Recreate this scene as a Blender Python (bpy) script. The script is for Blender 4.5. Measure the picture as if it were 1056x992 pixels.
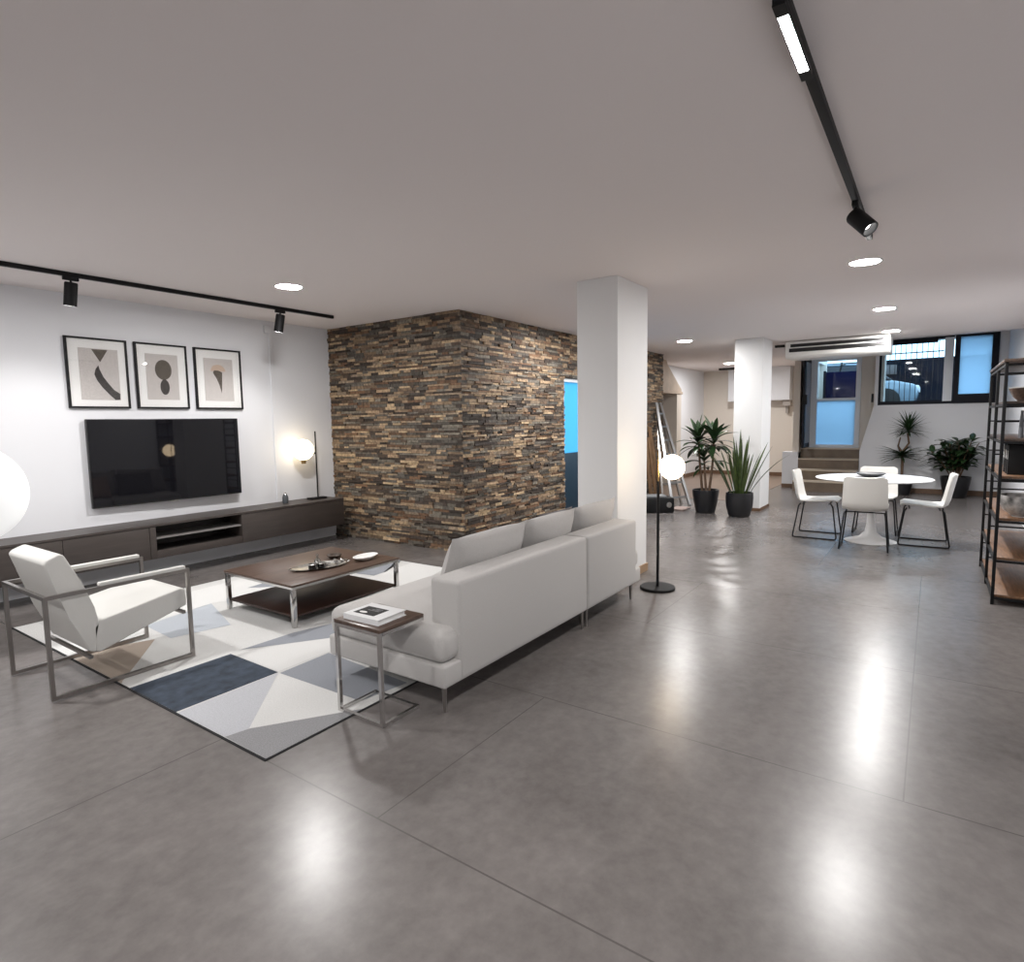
import bpy, bmesh, math, random
from mathutils import Vector, Matrix
for o in list(bpy.data.objects): bpy.data.objects.remove(o)
S = bpy.context.scene; COL = S.collection
rnd = random.Random(7)
PI = math.pi
# ------------------------------------------------------------------ camera, world, exposure
def add_camera():
    f, yaw, pitch, roll = 622.12, math.radians(34.942), math.radians(5.6386), math.radians(-0.9227)
    fw = Vector((math.cos(pitch)*math.cos(yaw), math.cos(pitch)*math.sin(yaw), -math.sin(pitch)))
    r = fw.cross(Vector((0,0,1))).normalized(); u = r.cross(fw)
    r2 = r*math.cos(roll)+u*math.sin(roll); u2 = u*math.cos(roll)-r*math.sin(roll)
    cd = bpy.data.cameras.new('camera'); cd.sensor_width = 36; cd.sensor_fit = 'HORIZONTAL'
    cd.lens = f/1056*36; cd.clip_start = .05
    c = bpy.data.objects.new('camera', cd); COL.objects.link(c)
    m = Matrix((r2, u2, -fw)).transposed().to_4x4(); m.translation = (0,0,1.5)
    c.matrix_world = m; S.camera = c
add_camera()
W = bpy.data.worlds.new('sky'); S.world = W; W.use_nodes = True
bg = W.node_tree.nodes['Background']
bg.inputs[0].default_value = (.50, .78, 1, 1); bg.inputs[1].default_value = 2.9
S.view_settings.view_transform = 'Standard'; S.view_settings.look = 'None'
S.view_settings.exposure = .08; S.view_settings.gamma = 1; S.view_settings.use_curve_mapping = False
DISC = 460.0      # radiance of the recessed ceiling lights
STRIP = 300.0      # linear LED on the right track
SPOT_W = 24.0     # watts of the wall-washing track spots
GLOBE = 11.0
PEND = .42

# ------------------------------------------------------------------ materials
def srgb(r,g,b):
    f = lambda v: (v/255/12.92) if v/255 <= .04045 else ((v/255+.055)/1.055)**2.4
    return (f(r), f(g), f(b), 1)
def mat(name, col, rough=.5, metal=0, spec=.5, noise=0, nscale=40, bump=0, bscale=200, coat=0, stretch=None, sheen=0):
    m = bpy.data.materials.new(name); m.use_nodes = True
    nt = m.node_tree; b = nt.nodes['Principled BSDF']
    b.inputs['Base Color'].default_value = col; b.inputs['Roughness'].default_value = rough
    b.inputs['Metallic'].default_value = metal; b.inputs['Specular IOR Level'].default_value = spec
    b.inputs['Coat Weight'].default_value = coat; b.inputs['Sheen Weight'].default_value = sheen
    tc = nt.nodes.new('ShaderNodeTexCoord'); mp = nt.nodes.new('ShaderNodeMapping')
    nt.links.new(tc.outputs['Object'], mp.inputs[0])
    if stretch: mp.inputs['Scale'].default_value = stretch
    if noise:
        n = nt.nodes.new('ShaderNodeTexNoise'); n.inputs['Scale'].default_value = nscale; n.inputs['Detail'].default_value = 5
        nt.links.new(mp.outputs[0], n.inputs['Vector'])
        r = nt.nodes.new('ShaderNodeValToRGB')
        e = r.color_ramp.elements
        e[0].position = .3; e[1].position = .7
        e[0].color = tuple(c*(1-noise) for c in col[:3])+(1,); e[1].color = tuple(min(1,c*(1+noise)) for c in col[:3])+(1,)
        nt.links.new(n.outputs[0], r.inputs[0]); nt.links.new(r.outputs[0], b.inputs['Base Color'])
    if bump:
        n2 = nt.nodes.new('ShaderNodeTexNoise'); n2.inputs['Scale'].default_value = bscale; n2.inputs['Detail'].default_value = 3
        nt.links.new(mp.outputs[0], n2.inputs['Vector'])
        bp = nt.nodes.new('ShaderNodeBump'); bp.inputs['Strength'].default_value = bump; bp.inputs['Distance'].default_value = .004
        nt.links.new(n2.outputs[0], bp.inputs['Height']); nt.links.new(bp.outputs[0], b.inputs['Normal'])
    return m
def emit(name, col, st):
    m = bpy.data.materials.new(name); m.use_nodes = True; nt = m.node_tree
    b = nt.nodes['Principled BSDF']; b.inputs['Base Color'].default_value = (.9,.9,.9,1)
    b.inputs['Emission Color'].default_value = col; b.inputs['Emission Strength'].default_value = st
    return m
def glassmat(name, col=(1,1,1,1), refl=.08):
    m = bpy.data.materials.new(name); m.use_nodes = True; nt = m.node_tree
    nt.nodes.remove(nt.nodes['Principled BSDF']); out = nt.nodes['Material Output']
    t = nt.nodes.new('ShaderNodeBsdfTransparent'); t.inputs[0].default_value = col
    g = nt.nodes.new('ShaderNodeBsdfGlossy'); g.inputs['Roughness'].default_value = .02
    mx = nt.nodes.new('ShaderNodeMixShader'); mx.inputs[0].default_value = refl
    nt.links.new(t.outputs[0], mx.inputs[1]); nt.links.new(g.outputs[0], mx.inputs[2]); nt.links.new(mx.outputs[0], out.inputs[0])
    return m
def frosted(name, col):
    m = bpy.data.materials.new(name); m.use_nodes = True; nt = m.node_tree
    nt.nodes.remove(nt.nodes['Principled BSDF']); out = nt.nodes['Material Output']
    t = nt.nodes.new('ShaderNodeBsdfTranslucent'); t.inputs[0].default_value = col
    g = nt.nodes.new('ShaderNodeBsdfTransparent'); g.inputs[0].default_value = col
    mx = nt.nodes.new('ShaderNodeMixShader'); mx.inputs[0].default_value = .25
    nt.links.new(t.outputs[0], mx.inputs[1]); nt.links.new(g.outputs[0], mx.inputs[2]); nt.links.new(mx.outputs[0], out.inputs[0])
    return m

def floor_material():
    m = bpy.data.materials.new('polished_concrete_tile'); m.use_nodes = True; nt = m.node_tree
    N = nt.nodes.new; L = nt.links.new; b = nt.nodes['Principled BSDF']
    tc = N('ShaderNodeTexCoord'); sx = N('ShaderNodeSeparateXYZ'); L(tc.outputs['Object'], sx.inputs[0])
    def noise(sc, det, vec=None):
        n = N('ShaderNodeTexNoise'); n.inputs['Scale'].default_value = sc; n.inputs['Detail'].default_value = det
        n.inputs['Roughness'].default_value = .62
        L(vec or tc.outputs['Object'], n.inputs['Vector']); return n
    def math_(op, a, bb, c=None):
        n = N('ShaderNodeMath'); n.operation = op
        for i, v in enumerate((a, bb, c)):
            if v is None: continue
            if isinstance(v, (int, float)): n.inputs[i].default_value = v
            else: L(v, n.inputs[i])
        return n.outputs[0]
    n1 = noise(1.4, 8); n2 = noise(14, 4)
    mix = math_('ADD', math_('MULTIPLY', n1.outputs[0], .6), math_('MULTIPLY', n2.outputs[0], .4))
    r = N('ShaderNodeValToRGB'); e = r.color_ramp.elements
    e[0].position = .22; e[0].color = (.085,.076,.073,1); e[1].position = .78; e[1].color = (.225,.206,.199,1)
    L(mix, r.inputs[0])
    # joints
    tot = None
    for x in (-1.0, .22, 1.47, 2.68, 4.12, 5.42, 6.7, 8.0, 9.3, 10.6, 11.9, 13.2):
        v = math_('COMPARE', sx.outputs[0], x, .0035); tot = v if tot is None else math_('ADD', tot, v)
    for y, xa, xb in ((1.68,1.47,2.68), (.035,2.68,4.12), (1.68,4.12,5.42), (.035,4.12,5.42), (.035,5.42,6.7), (.9,6.7,8), (3.3,5.42,6.7), (2.75,.22,1.47), (3.3,-1,.22), (1.7,8,9.3)):
        v = math_('COMPARE', sx.outputs[1], y, .003)
        v = math_('MULTIPLY', v, math_('COMPARE', sx.outputs[0], (xa+xb)/2, (xb-xa)/2)); tot = math_('ADD', tot, v)
    jm = math_('MINIMUM', tot, 1.0)
    mc = N('ShaderNodeMix'); mc.data_type = 'RGBA'; L(jm, mc.inputs[0]); L(r.outputs[0], mc.inputs[6]); mc.inputs[7].default_value = (.095,.088,.083,1)
    L(mc.outputs[2], b.inputs['Base Color'])
    b.inputs['Roughness'].default_value = .27; b.inputs['Specular IOR Level'].default_value = .5
    return m
def attr_material(name, rough, bump):
    m = bpy.data.materials.new(name); m.use_nodes = True; nt = m.node_tree; b = nt.nodes['Principled BSDF']
    a = nt.nodes.new('ShaderNodeAttribute'); a.attribute_name = 'Col'
    tc = nt.nodes.new('ShaderNodeTexCoord'); n = nt.nodes.new('ShaderNodeTexNoise'); n.inputs['Scale'].default_value = 28; n.inputs['Detail'].default_value = 6
    nt.links.new(tc.outputs['Object'], n.inputs['Vector'])
    mr = nt.nodes.new('ShaderNodeMapRange'); mr.inputs[1].default_value = .3; mr.inputs[2].default_value = .7; mr.inputs[3].default_value = .55; mr.inputs[4].default_value = 1.4
    nt.links.new(n.outputs[0], mr.inputs[0])
    mx = nt.nodes.new('ShaderNodeVectorMath'); mx.operation = 'MULTIPLY'
    nt.links.new(a.outputs['Color'], mx.inputs[0]); nt.links.new(mr.outputs[0], mx.inputs[1]); nt.links.new(mx.outputs[0], b.inputs['Base Color'])
    b.inputs['Roughness'].default_value = rough
    bp = nt.nodes.new('ShaderNodeBump'); bp.inputs['Strength'].default_value = bump; bp.inputs['Distance'].default_value = .01
    nt.links.new(n.outputs[0], bp.inputs['Height']); nt.links.new(bp.outputs[0], b.inputs['Normal'])
    return m

M = dict(
 wall=mat('white_wall_paint', (.74,.75,.78,1), .6, bump=.1, bscale=120),
 wallbeige=mat('cream_wall_paint', (.72,.66,.59,1), .6, bump=.1),
 hood=mat('beige_render', (.52,.42,.33,1), .7, noise=.08, nscale=6),
 recess=mat('brown_recess', (.16,.1,.06,1), .8, noise=.3, nscale=8),
 ceil=mat('ceiling_paint', (.82,.765,.755,1), .75),
 column=mat('column_paint', (.80,.80,.80,1), .6),
 floor=floor_material(),
 brownfloor=mat('brown_floor_tile', (.25,.18,.14,1), .35, noise=.12, nscale=4),
 skirt=mat('brown_skirting', (.15,.085,.05,1), .5, noise=.2, nscale=10),
 stone=attr_material('stacked_slate_cladding', .75, .6),
 cabinet=mat('dark_taupe_laminate', (.050,.040,.036,1), .42, noise=.15, nscale=3, stretch=(1,1,12)),
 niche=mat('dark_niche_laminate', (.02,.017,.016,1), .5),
 walnut=mat('walnut_veneer', (.088,.056,.042,1), .32, noise=.35, nscale=3, stretch=(1.5,18,18)),
 darkwood=mat('dark_walnut_veneer', (.030,.014,.010,1), .42, noise=.3, nscale=3, stretch=(1.5,18,18)),
 oak=mat('warm_oak_board', (.20,.105,.055,1), .45, noise=.3, nscale=3, stretch=(2,20,20)),
 stair=mat('brown_stair_stone', (.16,.12,.085,1), .5, noise=.2, nscale=5),
 stairnose=mat('pale_stair_edge', (.5,.42,.33,1), .5),
 chrome=mat('polished_chrome', (.62,.61,.6,1), .12, metal=1),
 steel=mat('brushed_steel', (.33,.31,.295,1), .28, metal=1),
 black=mat('matt_black_metal', (.010,.010,.011,1), .55, spec=.22),
 blackgloss=mat('black_gloss', (.008,.008,.009,1), .12),
 pot=mat('black_planter', (.012,.012,.014,1), .38),
 soil=mat('potting_soil', (.03,.02,.013,1), .95, noise=.4, nscale=60),
 fabric=mat('light_grey_weave', (.49,.475,.462,1), .9, noise=.10, nscale=240, bump=.35, bscale=420, sheen=.2),
 pillow=mat('grey_weave', (.43,.415,.405,1), .9, noise=.10, nscale=240, bump=.35, bscale=420, sheen=.2),
 darkpillow=mat('dark_grey_weave', (.13,.12,.125,1), .9, noise=.1, nscale=200),
 pinkpillow=mat('blush_weave', (.5,.38,.32,1), .9, noise=.1, nscale=200),
 leather=mat('white_leather', (.66,.655,.63,1), .45, bump=.15, bscale=90),
 plastic=mat('white_moulded_shell', (.74,.73,.70,1), .4),
 tabletop=mat('white_lacquer', (.85,.85,.85,1), .25),
 tv=mat('glossy_screen', (.006,.006,.008,1), .03, spec=.32),
 tvframe=mat('tv_bezel', (.012,.012,.013,1), .3),
 mount=mat('white_mount_board', (.80,.80,.79,1), .6),
 paper=mat('art_paper', (.52,.49,.475,1), .8, noise=.1, nscale=90),
 ink=mat('charcoal_ink', (.035,.03,.028,1), .8, noise=.5, nscale=60),
 inkbrown=mat('brown_ink', (.09,.075,.06,1), .8, noise=.4, nscale=80),
 inktan=mat('tan_ink', (.5,.38,.3,1), .8),
 bookpaper=mat('white_paper', (.78,.78,.77,1), .6),
 navy=mat('navy_reflection', (.001,.003,.030,1), .6, spec=.05),
 navypanel=mat('navy_door_panel', (.012,.035,.06,1), .4),
 whiteframe=mat('white_frame', (.72,.76,.80,1), .4),
 darkframe=mat('dark_window_frame', (.006,.007,.013,1), .5, spec=.2),
 frost=frosted('frosted_pane', (.72,.87,1,1)),
 frostdoor=frosted('frosted_door_pane', (.33,.62,.76,1)),
 glass=glassmat('clear_glass', (.93,.96,.98,1), .025),
 smallglass=glassmat('thin_clear_glass', (.88,.9,.9,1), .18),
 acwhite=mat('white_appliance', (.78,.77,.74,1), .4),
 dark=mat('dark_slot', (.008,.008,.008,1), .6),
 leaf=mat('deep_green_leaf', (.018,.045,.014,1), .4, noise=.35, nscale=9),
 leafB=mat('sword_leaf_green', (.045,.070,.016,1), .4, noise=.5, nscale=14),
 stem=mat('brown_stem', (.13,.08,.05,1), .8, noise=.3, nscale=30),
 alu=mat('aluminium', (.52,.53,.54,1), .35, metal=1),
 plank=mat('old_plank', (.19,.105,.05,1), .7, noise=.35, nscale=4, stretch=(8,8,1)),
 silver=mat('silver_metal', (.5,.49,.47,1), .3, metal=1, noise=.3, nscale=30),
 ceramic=mat('white_ceramic', (.75,.74,.72,1), .25),
 marbled=mat('grey_marbled_ceramic', (.38,.37,.36,1), .35, noise=.8, nscale=14),
 disc=emit('ceiling_light_diffuser', (1,.98,.96,1), DISC),
 strip=emit('linear_led', (1,.98,.95,1), STRIP),
 lens=emit('spot_lens', (1,.98,.95,1), 12),
 globe=emit('opal_globe_lit', (1,.76,.48,1), GLOBE),
 tglobe=emit('table_globe_lit', (1,.80,.50,1), 4.0),
 pglobe=emit('pendant_globe_lit', (.97,.99,1,1), PEND),
 gold=mat('brass', (.4,.27,.12,1), .3, metal=1),
 asphalt=mat('asphalt', (.05,.05,.055,1), .9, noise=.2, nscale=30),
 carpaint=mat('pale_blue_car_paint', (.20,.27,.33,1), .2, coat=.6),
 carglass=mat('dark_car_glass', (.01,.012,.02,1), .08),
 tyre=mat('rubber', (.012,.012,.012,1), .8),
 darkwall=mat('dark_street_wall', (.005,.007,.014,1), .9, spec=.1, noise=.3, nscale=3),
 signm=mat('brown_sign', (.12,.1,.1,1), .6),
 rugcream=mat('rug_cream', (.56,.56,.55,1), .95, noise=.12, nscale=160, bump=.4, bscale=300),
 rugwhite=mat('rug_white', (.63,.63,.62,1), .95, noise=.10, nscale=160, bump=.4, bscale=300),
 rugnavy=mat('rug_navy', (.035,.048,.070,1), .95, noise=.35, nscale=14, bump=.4, bscale=300),
 rugsilver=mat('rug_silver', (.47,.48,.51,1), .95, noise=.14, nscale=160, bump=.4, bscale=300),
 ruggrey=mat('rug_grey', (.27,.27,.28,1), .95, noise=.2, nscale=160, bump=.4, bscale=300),
 rugblue=mat('rug_blue_grey', (.255,.27,.30,1), .95, noise=.15, nscale=160, bump=.4, bscale=300),
 rugpale=mat('rug_pale_blue', (.41,.44,.48,1), .95, noise=.12, nscale=160, bump=.4, bscale=300),
 rugbeige=mat('rug_beige', (.36,.30,.25,1), .95, noise=.15, nscale=160, bump=.4, bscale=300),
 rugedge=mat('rug_binding', (.015,.015,.017,1), .9),
)

# ------------------------------------------------------------------ builders
class MB:
    def __init__(s): s.bm = bmesh.new()
    def _xf(s, vs, m):
        if m is not None: bmesh.ops.transform(s.bm, matrix=m, verts=vs)
    def box(s, x0,y0,z0,x1,y1,z1, bev=0, seg=2, m=None, mi=0):
        r = bmesh.ops.create_cube(s.bm, size=1); vs = r['verts']
        for v in vs: v.co = Vector(((x0+x1)/2+v.co.x*(x1-x0), (y0+y1)/2+v.co.y*(y1-y0), (z0+z1)/2+v.co.z*(z1-z0)))
        fs = list({f for v in vs for f in v.link_faces})
        for f in fs: f.material_index = mi
        if bev:
            es = list({e for v in vs for e in v.link_edges})
            g = bmesh.ops.bevel(s.bm, geom=es, offset=bev, segments=seg, affect='EDGES', profile=.5)
            vs = list({v for f in g['faces'] for v in f.verts} | {v for v in vs if v.is_valid})
        s._xf(vs, m); return s
    def tube(s, pts, r, n=10, sq=False, closed=False, up=None):
        """pipe through pts; sq = square section of half width r"""
        pts = [Vector(p) for p in pts]; k = 4 if sq else n
        rad = r if isinstance(r, (list, tuple)) else [r]*len(pts)
        rings = []; N = len(pts); prev = None
        for i, p in enumerate(pts):
            a = pts[i-1] if (i > 0 or closed) else None; b = pts[(i+1) % N] if (i < N-1 or closed) else None
            d1 = (p-a).normalized() if a is not None else None; d2 = (b-p).normalized() if b is not None else None
            if d1 is None: t = d2; sc = 1
            elif d2 is None: t = d1; sc = 1
            else:
                t = (d1+d2); t = t.normalized() if t.length > 1e-6 else d1
                sc = 1/max(.3, t.dot(d1))
            if prev is None:
                ref = Vector(up) if up else (Vector((0,0,1)) if abs(t.z) < .9 else Vector((0,1,0)))
            else: ref = prev
            side = t.cross(ref).normalized(); upv = side.cross(t).normalized(); prev = upv
            # bend plane direction gets the mitre scale
            bd = None
            if d1 is not None and d2 is not None and (d2-d1).length > 1e-5: bd = (d2-d1).normalized()
            ring = []
            for j in range(k):
                th = 2*PI*(j+.5)/k
                rr = rad[i]*(math.sqrt(2) if sq else 1)
                off = side*math.cos(th)*rr + upv*math.sin(th)*rr
                if bd is not None: off += bd*(off.dot(bd))*(sc-1)
                ring.append(s.bm.verts.new(p+off))
            rings.append(ring)
        M_ = N if closed else N-1
        for i in range(M_):
            A, B = rings[i], rings[(i+1) % N]
            for j in range(k): s.bm.faces.new((A[j], A[(j+1)%k], B[(j+1)%k], B[j]))
        if not closed:
            s.bm.faces.new(rings[0][::-1]); s.bm.faces.new(rings[-1])
        return s
    def lathe(s, prof, n=32, c=(0,0,0), cap=True):
        rings = []
        for r, z in prof:
            rings.append([s.bm.verts.new((c[0]+max(r,1e-4)*math.cos(2*PI*j/n), c[1]+max(r,1e-4)*math.sin(2*PI*j/n), c[2]+z)) for j in range(n)])
        for A, B in zip(rings, rings[1:]):
            for j in range(n): s.bm.faces.new((A[j], A[(j+1)%n], B[(j+1)%n], B[j]))
        if cap: s.bm.faces.new(rings[0][::-1]); s.bm.faces.new(rings[-1])
        return s
    def ball(s, c, r, n=32, sz=1):
        return s.lathe([(r*math.sin(PI*i/(n//2)), -r*sz*math.cos(PI*i/(n//2))) for i in range(n//2+1)], n, c, cap=False)
    def prism(s, poly, axis, a, b, bev=0, mi=0):
        """extrude a 2D polygon along axis ('x': poly is (y,z), 'y': (x,z), 'z': (x,y))"""
        def P(p, t): return {'x': (t,p[0],p[1]), 'y': (p[0],t,p[1]), 'z': (p[0],p[1],t)}[axis]
        A = [s.bm.verts.new(P(p,a)) for p in poly]; B = [s.bm.verts.new(P(p,b)) for p in poly]; n = len(poly)
        fs = [s.bm.faces.new(A), s.bm.faces.new(B[::-1])]
        for i in range(n): fs.append(s.bm.faces.new((A[i], B[i], B[(i+1)%n], A[(i+1)%n])))
        for f in fs: f.material_index = mi
        if bev:
            es = list({e for f in fs for e in f.edges})
            bmesh.ops.bevel(s.bm, geom=es, offset=bev, segments=3, affect='EDGES', profile=.5)
        return s
    def poly(s, pts, mi=0):
        f = s.bm.faces.new([s.bm.verts.new(p) for p in pts]); f.material_index = mi; return s
    def pillow(s, w, h, t, n=18, corner=.07, sag=.03, seed=0):
        """square cushion standing in local XZ, thickness along Y, bottom at z = 0"""
        rg = random.Random(seed); ph = [rg.random()*6 for _ in range(4)]
        front, back = {}, {}
        for i in range(n+1):
            for j in range(n+1):
                u, v = -1+2*i/n, -1+2*j/n
                pin = 1-corner*.5*(1-(abs(u)**2))*(abs(v)**4); pin2 = 1-corner*.5*(1-(abs(v)**2))*(abs(u)**4)
                x = u*w/2*pin2; z = h/2+v*h/2*pin
                z -= sag*h*(1-u*u)*max(0,v)**2
                d = t/2*((1-abs(u)**2.6)*(1-abs(v)**2.6))**.55
                d *= 1+.06*math.sin(3*u+ph[0])*math.sin(2.5*v+ph[1])
                edge = i in (0,n) or j in (0,n)
                a = s.bm.verts.new((x, -d if not edge else 0, z)); front[i,j] = a
                back[i,j] = a if edge else s.bm.verts.new((x, d, z))
        for D, fl in ((front,0),(back,1)):
            for i in range(n):
                for j in range(n):
                    q = [D[i,j],D[i+1,j],D[i+1,j+1],D[i,j+1]]
                    s.bm.faces.new(q[::-1] if fl else q)
        return s
    def soft(s, x0,y0,z0,x1,y1,z1, r=.05, crown=.02, seg=4):
        """upholstered block: rounded box with a crowned top"""
        n0 = len(s.bm.verts)
        nx, ny = max(4,int((x1-x0)/.08)), max(4,int((y1-y0)/.08))
        tmp = bmesh.new(); bmesh.ops.create_cube(tmp, size=1)
        for v in tmp.verts: v.co = Vector(((x0+x1)/2+v.co.x*(x1-x0),(y0+y1)/2+v.co.y*(y1-y0),(z0+z1)/2+v.co.z*(z1-z0)))
        bmesh.ops.bevel(tmp, geom=list(tmp.edges), offset=r, segments=seg, affect='EDGES', profile=.5)
        for a, lo, hi, k in ((0,x0+r,x1-r,nx),(1,y0+r,y1-r,ny)):
            for i in range(1,k):
                p = [0,0,0]; p[a] = lo+(hi-lo)*i/k; q = [0,0,0]; q[a] = 1
                bmesh.ops.bisect_plane(tmp, geom=list(tmp.verts)+list(tmp.edges)+list(tmp.faces), plane_co=p, plane_no=q)
        for v in tmp.verts:
            if v.co.z > (z0+z1)/2:
                u = (v.co.x-x0)/(x1-x0)*2-1; w = (v.co.y-y0)/(y1-y0)*2-1
                v.co.z += crown*(1-u*u)*(1-w*w)*((v.co.z-(z0+z1)/2)/((z1-z0)/2))
        me = bpy.data.meshes.new('t'); tmp.to_mesh(me); tmp.free(); s.bm.from_mesh(me); bpy.data.meshes.remove(me)
        return s
    def leaf(s, base, d0, length, width, droop=.4, seg=7, fold=.25, tip=1.0, base_w=.25, peak=.45):
        p = Vector(base); d = Vector(d0).normalized(); step = length/seg; rows = []
        for i in range(seg+1):
            t = i/seg
            w = width*(base_w+(1-base_w)*math.sin(min(1,t/peak)*PI/2)) if t < peak else width*math.cos((t-peak)/(1-peak)*PI/2)**tip
            w = max(w, .0015)
            side = d.cross(Vector((0,0,1)))
            side = side.normalized() if side.length > .05 else Vector((1,0,0))
            upv = side.cross(d).normalized()
            rows.append((s.bm.verts.new(p-side*w/2+upv*w*fold), s.bm.verts.new(p), s.bm.verts.new(p+side*w/2+upv*w*fold)))
            p = p+d*step; d = (d+Vector((0,0,-1))*droop/seg).normalized()
        for A, B in zip(rows, rows[1:]):
            s.bm.faces.new((A[0],A[1],B[1],B[0])); s.bm.faces.new((A[1],A[2],B[2],B[1]))
        return s
    def clamp_x(s, xm):
        for v in s.bm.verts:
            if v.co.x > xm: v.co.x = xm-.02*(v.co.x-xm)
        return s
    def xf(s, m): bmesh.ops.transform(s.bm, matrix=m, verts=list(s.bm.verts)); return s
    def build(s, name, ms, parent=None, loc=None, smooth=35, kind=None):
        bmesh.ops.recalc_face_normals(s.bm, faces=list(s.bm.faces))
        me = bpy.data.meshes.new(name); s.bm.to_mesh(me); s.bm.free()
        for m in (ms if isinstance(ms, (list,tuple)) else [ms]): me.materials.append(m)
        if smooth:
            me.polygons.foreach_set('use_smooth', [True]*len(me.polygons))
            me.set_sharp_from_angle(angle=math.radians(smooth))
        o = bpy.data.objects.new(name, me); COL.objects.link(o)
        if parent: o.parent = parent
        if loc: o.location = loc
        if kind: o['kind'] = kind
        return o
def tag(o, label, cat, group=None):
    o['label'] = label; o['category'] = cat
    if group: o['group'] = group
    return o
def thing(name, label, cat, loc=(0,0,0), rz=0, group=None):
    o = bpy.data.objects.new(name, None); COL.objects.link(o); o.empty_display_size = .1
    o.location = loc; o.rotation_euler = (0,0,rz); return tag(o, label, cat, group)
def children(o): return [c for c in bpy.data.objects if c.parent == o]
def dup(o, loc=None, rz=None, label=None, parent=None):
    c = o.copy(); COL.objects.link(c)
    if parent: c.parent = parent
    if loc is not None: c.location = loc
    if rz is not None: c.rotation_euler = (0,0,rz)
    if label: c['label'] = label
    for ch in children(o): dup(ch, parent=c)
    return c
def rotm(ax, deg, at=(0,0,0)):
    a = Vector(at); return Matrix.Translation(a) @ Matrix.Rotation(math.radians(deg), 4, ax) @ Matrix.Translation(-a)
STR = 'structure'
def struct(mb, name, m, parent=None, smooth=0): return mb.build(name, m, parent, smooth=smooth, kind=STR if parent is None else None)

# ------------------------------------------------------------------ room shell
H = 2.745; YT = 6.62; SX = 5.291; SY = 4.389; XW = 13.95; YR = -1.03
struct(MB().box(-4,-1.2,-.15,17,6.8,0), 'floor', M['floor'])
struct(MB().box(13.3,2.75,.0,16.6,5.2,.004).box(11.2,2.75,0,13.3,5.2,.004), 'floor_brown', M['brownfloor'])
c = MB().box(-4,-1.2,H,5.45,6.8,H+.2).box(5.45,-1.2,H,11.8,4.6,H+.2).box(11.8,2.25,H,17,4.6,H+.2).box(11.2,4.6,H,17,5.3,H+.2)
c.box(11.8,-1.2,2.95,14.7,2.25,3.15)
struct(c, 'ceiling', M['ceil'])
struct(MB().box(-4,YT,0,SX+.1,YT+.18,H), 'wall_left', M['wall'])
struct(MB().box(-4,YR-.17,0,14.2,YR,3.0), 'wall_right', M['wall'])
struct(MB().box(-4.15,-1.2,0,-4,6.8,H), 'wall_rear', M['wall'])
# far left corridor
struct(MB().box(11.25,5.15,0,16.6,5.3,H), 'wall_corridor', M['wall'])
struct(MB().box(16.5,2.2,0,16.65,5.3,H), 'wall_corridor_end', M['wallbeige'])
struct(MB().box(13.95,2.33,0,16.55,2.45,H), 'wall_stair_side', M['wallbeige'])
# end wall with the window, cut obliquely beside the stairs
wl = MB()
wl.prism([(YR,0),(1.21,0),(1.21,.80),(.99,1.70),(YR,1.70)], 'x', XW, XW+.16)
wl.box(XW,.93,1.70,XW+.16,.99,2.95).box(XW,YR,1.70,XW+.16,-.90,2.95)
struct(wl, 'wall_end', M['wall'])
struct(MB().box(14.45,.85,0,14.6,1.27,2.95).box(14.45,1.27,0,14.6,2.33,.82).box(14.45,1.27,2.74,14.6,2.33,2.95).box(14.11,.85,0,14.45,.95,2.95), 'wall_stair_end', M['wallbeige'])
# low cheek wall at the stair foot
struct(MB().box(13.9,2.33,0,14.25,2.64,.76,bev=.006), 'wall_stair_cheek', M['wall'])
# stairs
st = MB(); tr = MB()
for i in range(4):
    x0 = 13.35+.28*i; st.box(x0,1.215,.21*i,14.45,2.33,.21*(i+1)-.03)
    tr.box(x0-.015,1.215,.21*(i+1)-.03,14.45 if i == 3 else x0+.30,2.33,.21*(i+1),bev=.004)
so = struct(st, 'stairs', M['stair']); tr.build('stair_treads', M['stairnose'], so, smooth=0)
# hanging bulkhead on the far wall, and the sloping alcove surround
struct(MB().box(16.1,2.93,1.92,16.5,4.40,2.745,bev=.004), 'trim_bulkhead', M['wall'])
struct(MB().box(16.2,2.93,1.78,16.5,3.1,1.92).box(16.35,3.0,1.6,16.5,3.06,1.78), 'trim_bulkhead_shade', mat('grey_bulkhead_shade', (.4,.36,.33,1), .6))  # grey blocks stand in for the shadow below the bulkhead
al = MB().prism([(11.48,2.10),(13.52,2.10),(13.5,2.16),(12.62,2.66),(12.55,H),(11.48,H)], 'y', 4.72, 5.15)
al.box(11.48,4.70,2.05,13.54,5.15,2.10)
a0 = struct(al, 'wall_alcove', M['hood'])
struct(MB().box(13.22,4.72,0,13.5,5.15,2.05), 'trim_pier', M['wallbeige'])
struct(MB().box(11.48,5.10,0,13.22,5.149,2.05), 'trim_recess', M['recess'])
# skirtings
struct(MB().box(XW-.014,YR,0,XW,1.2,.09), 'baseboard_end', M['skirt'])
struct(MB().box(13.5,5.136,0,16.5,5.15,.10).box(16.486,2.45,0,16.5,5.15,.10).box(13.886,2.33,0,13.9,2.64,.08), 'baseboard_corridor', M['skirt'])

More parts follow.
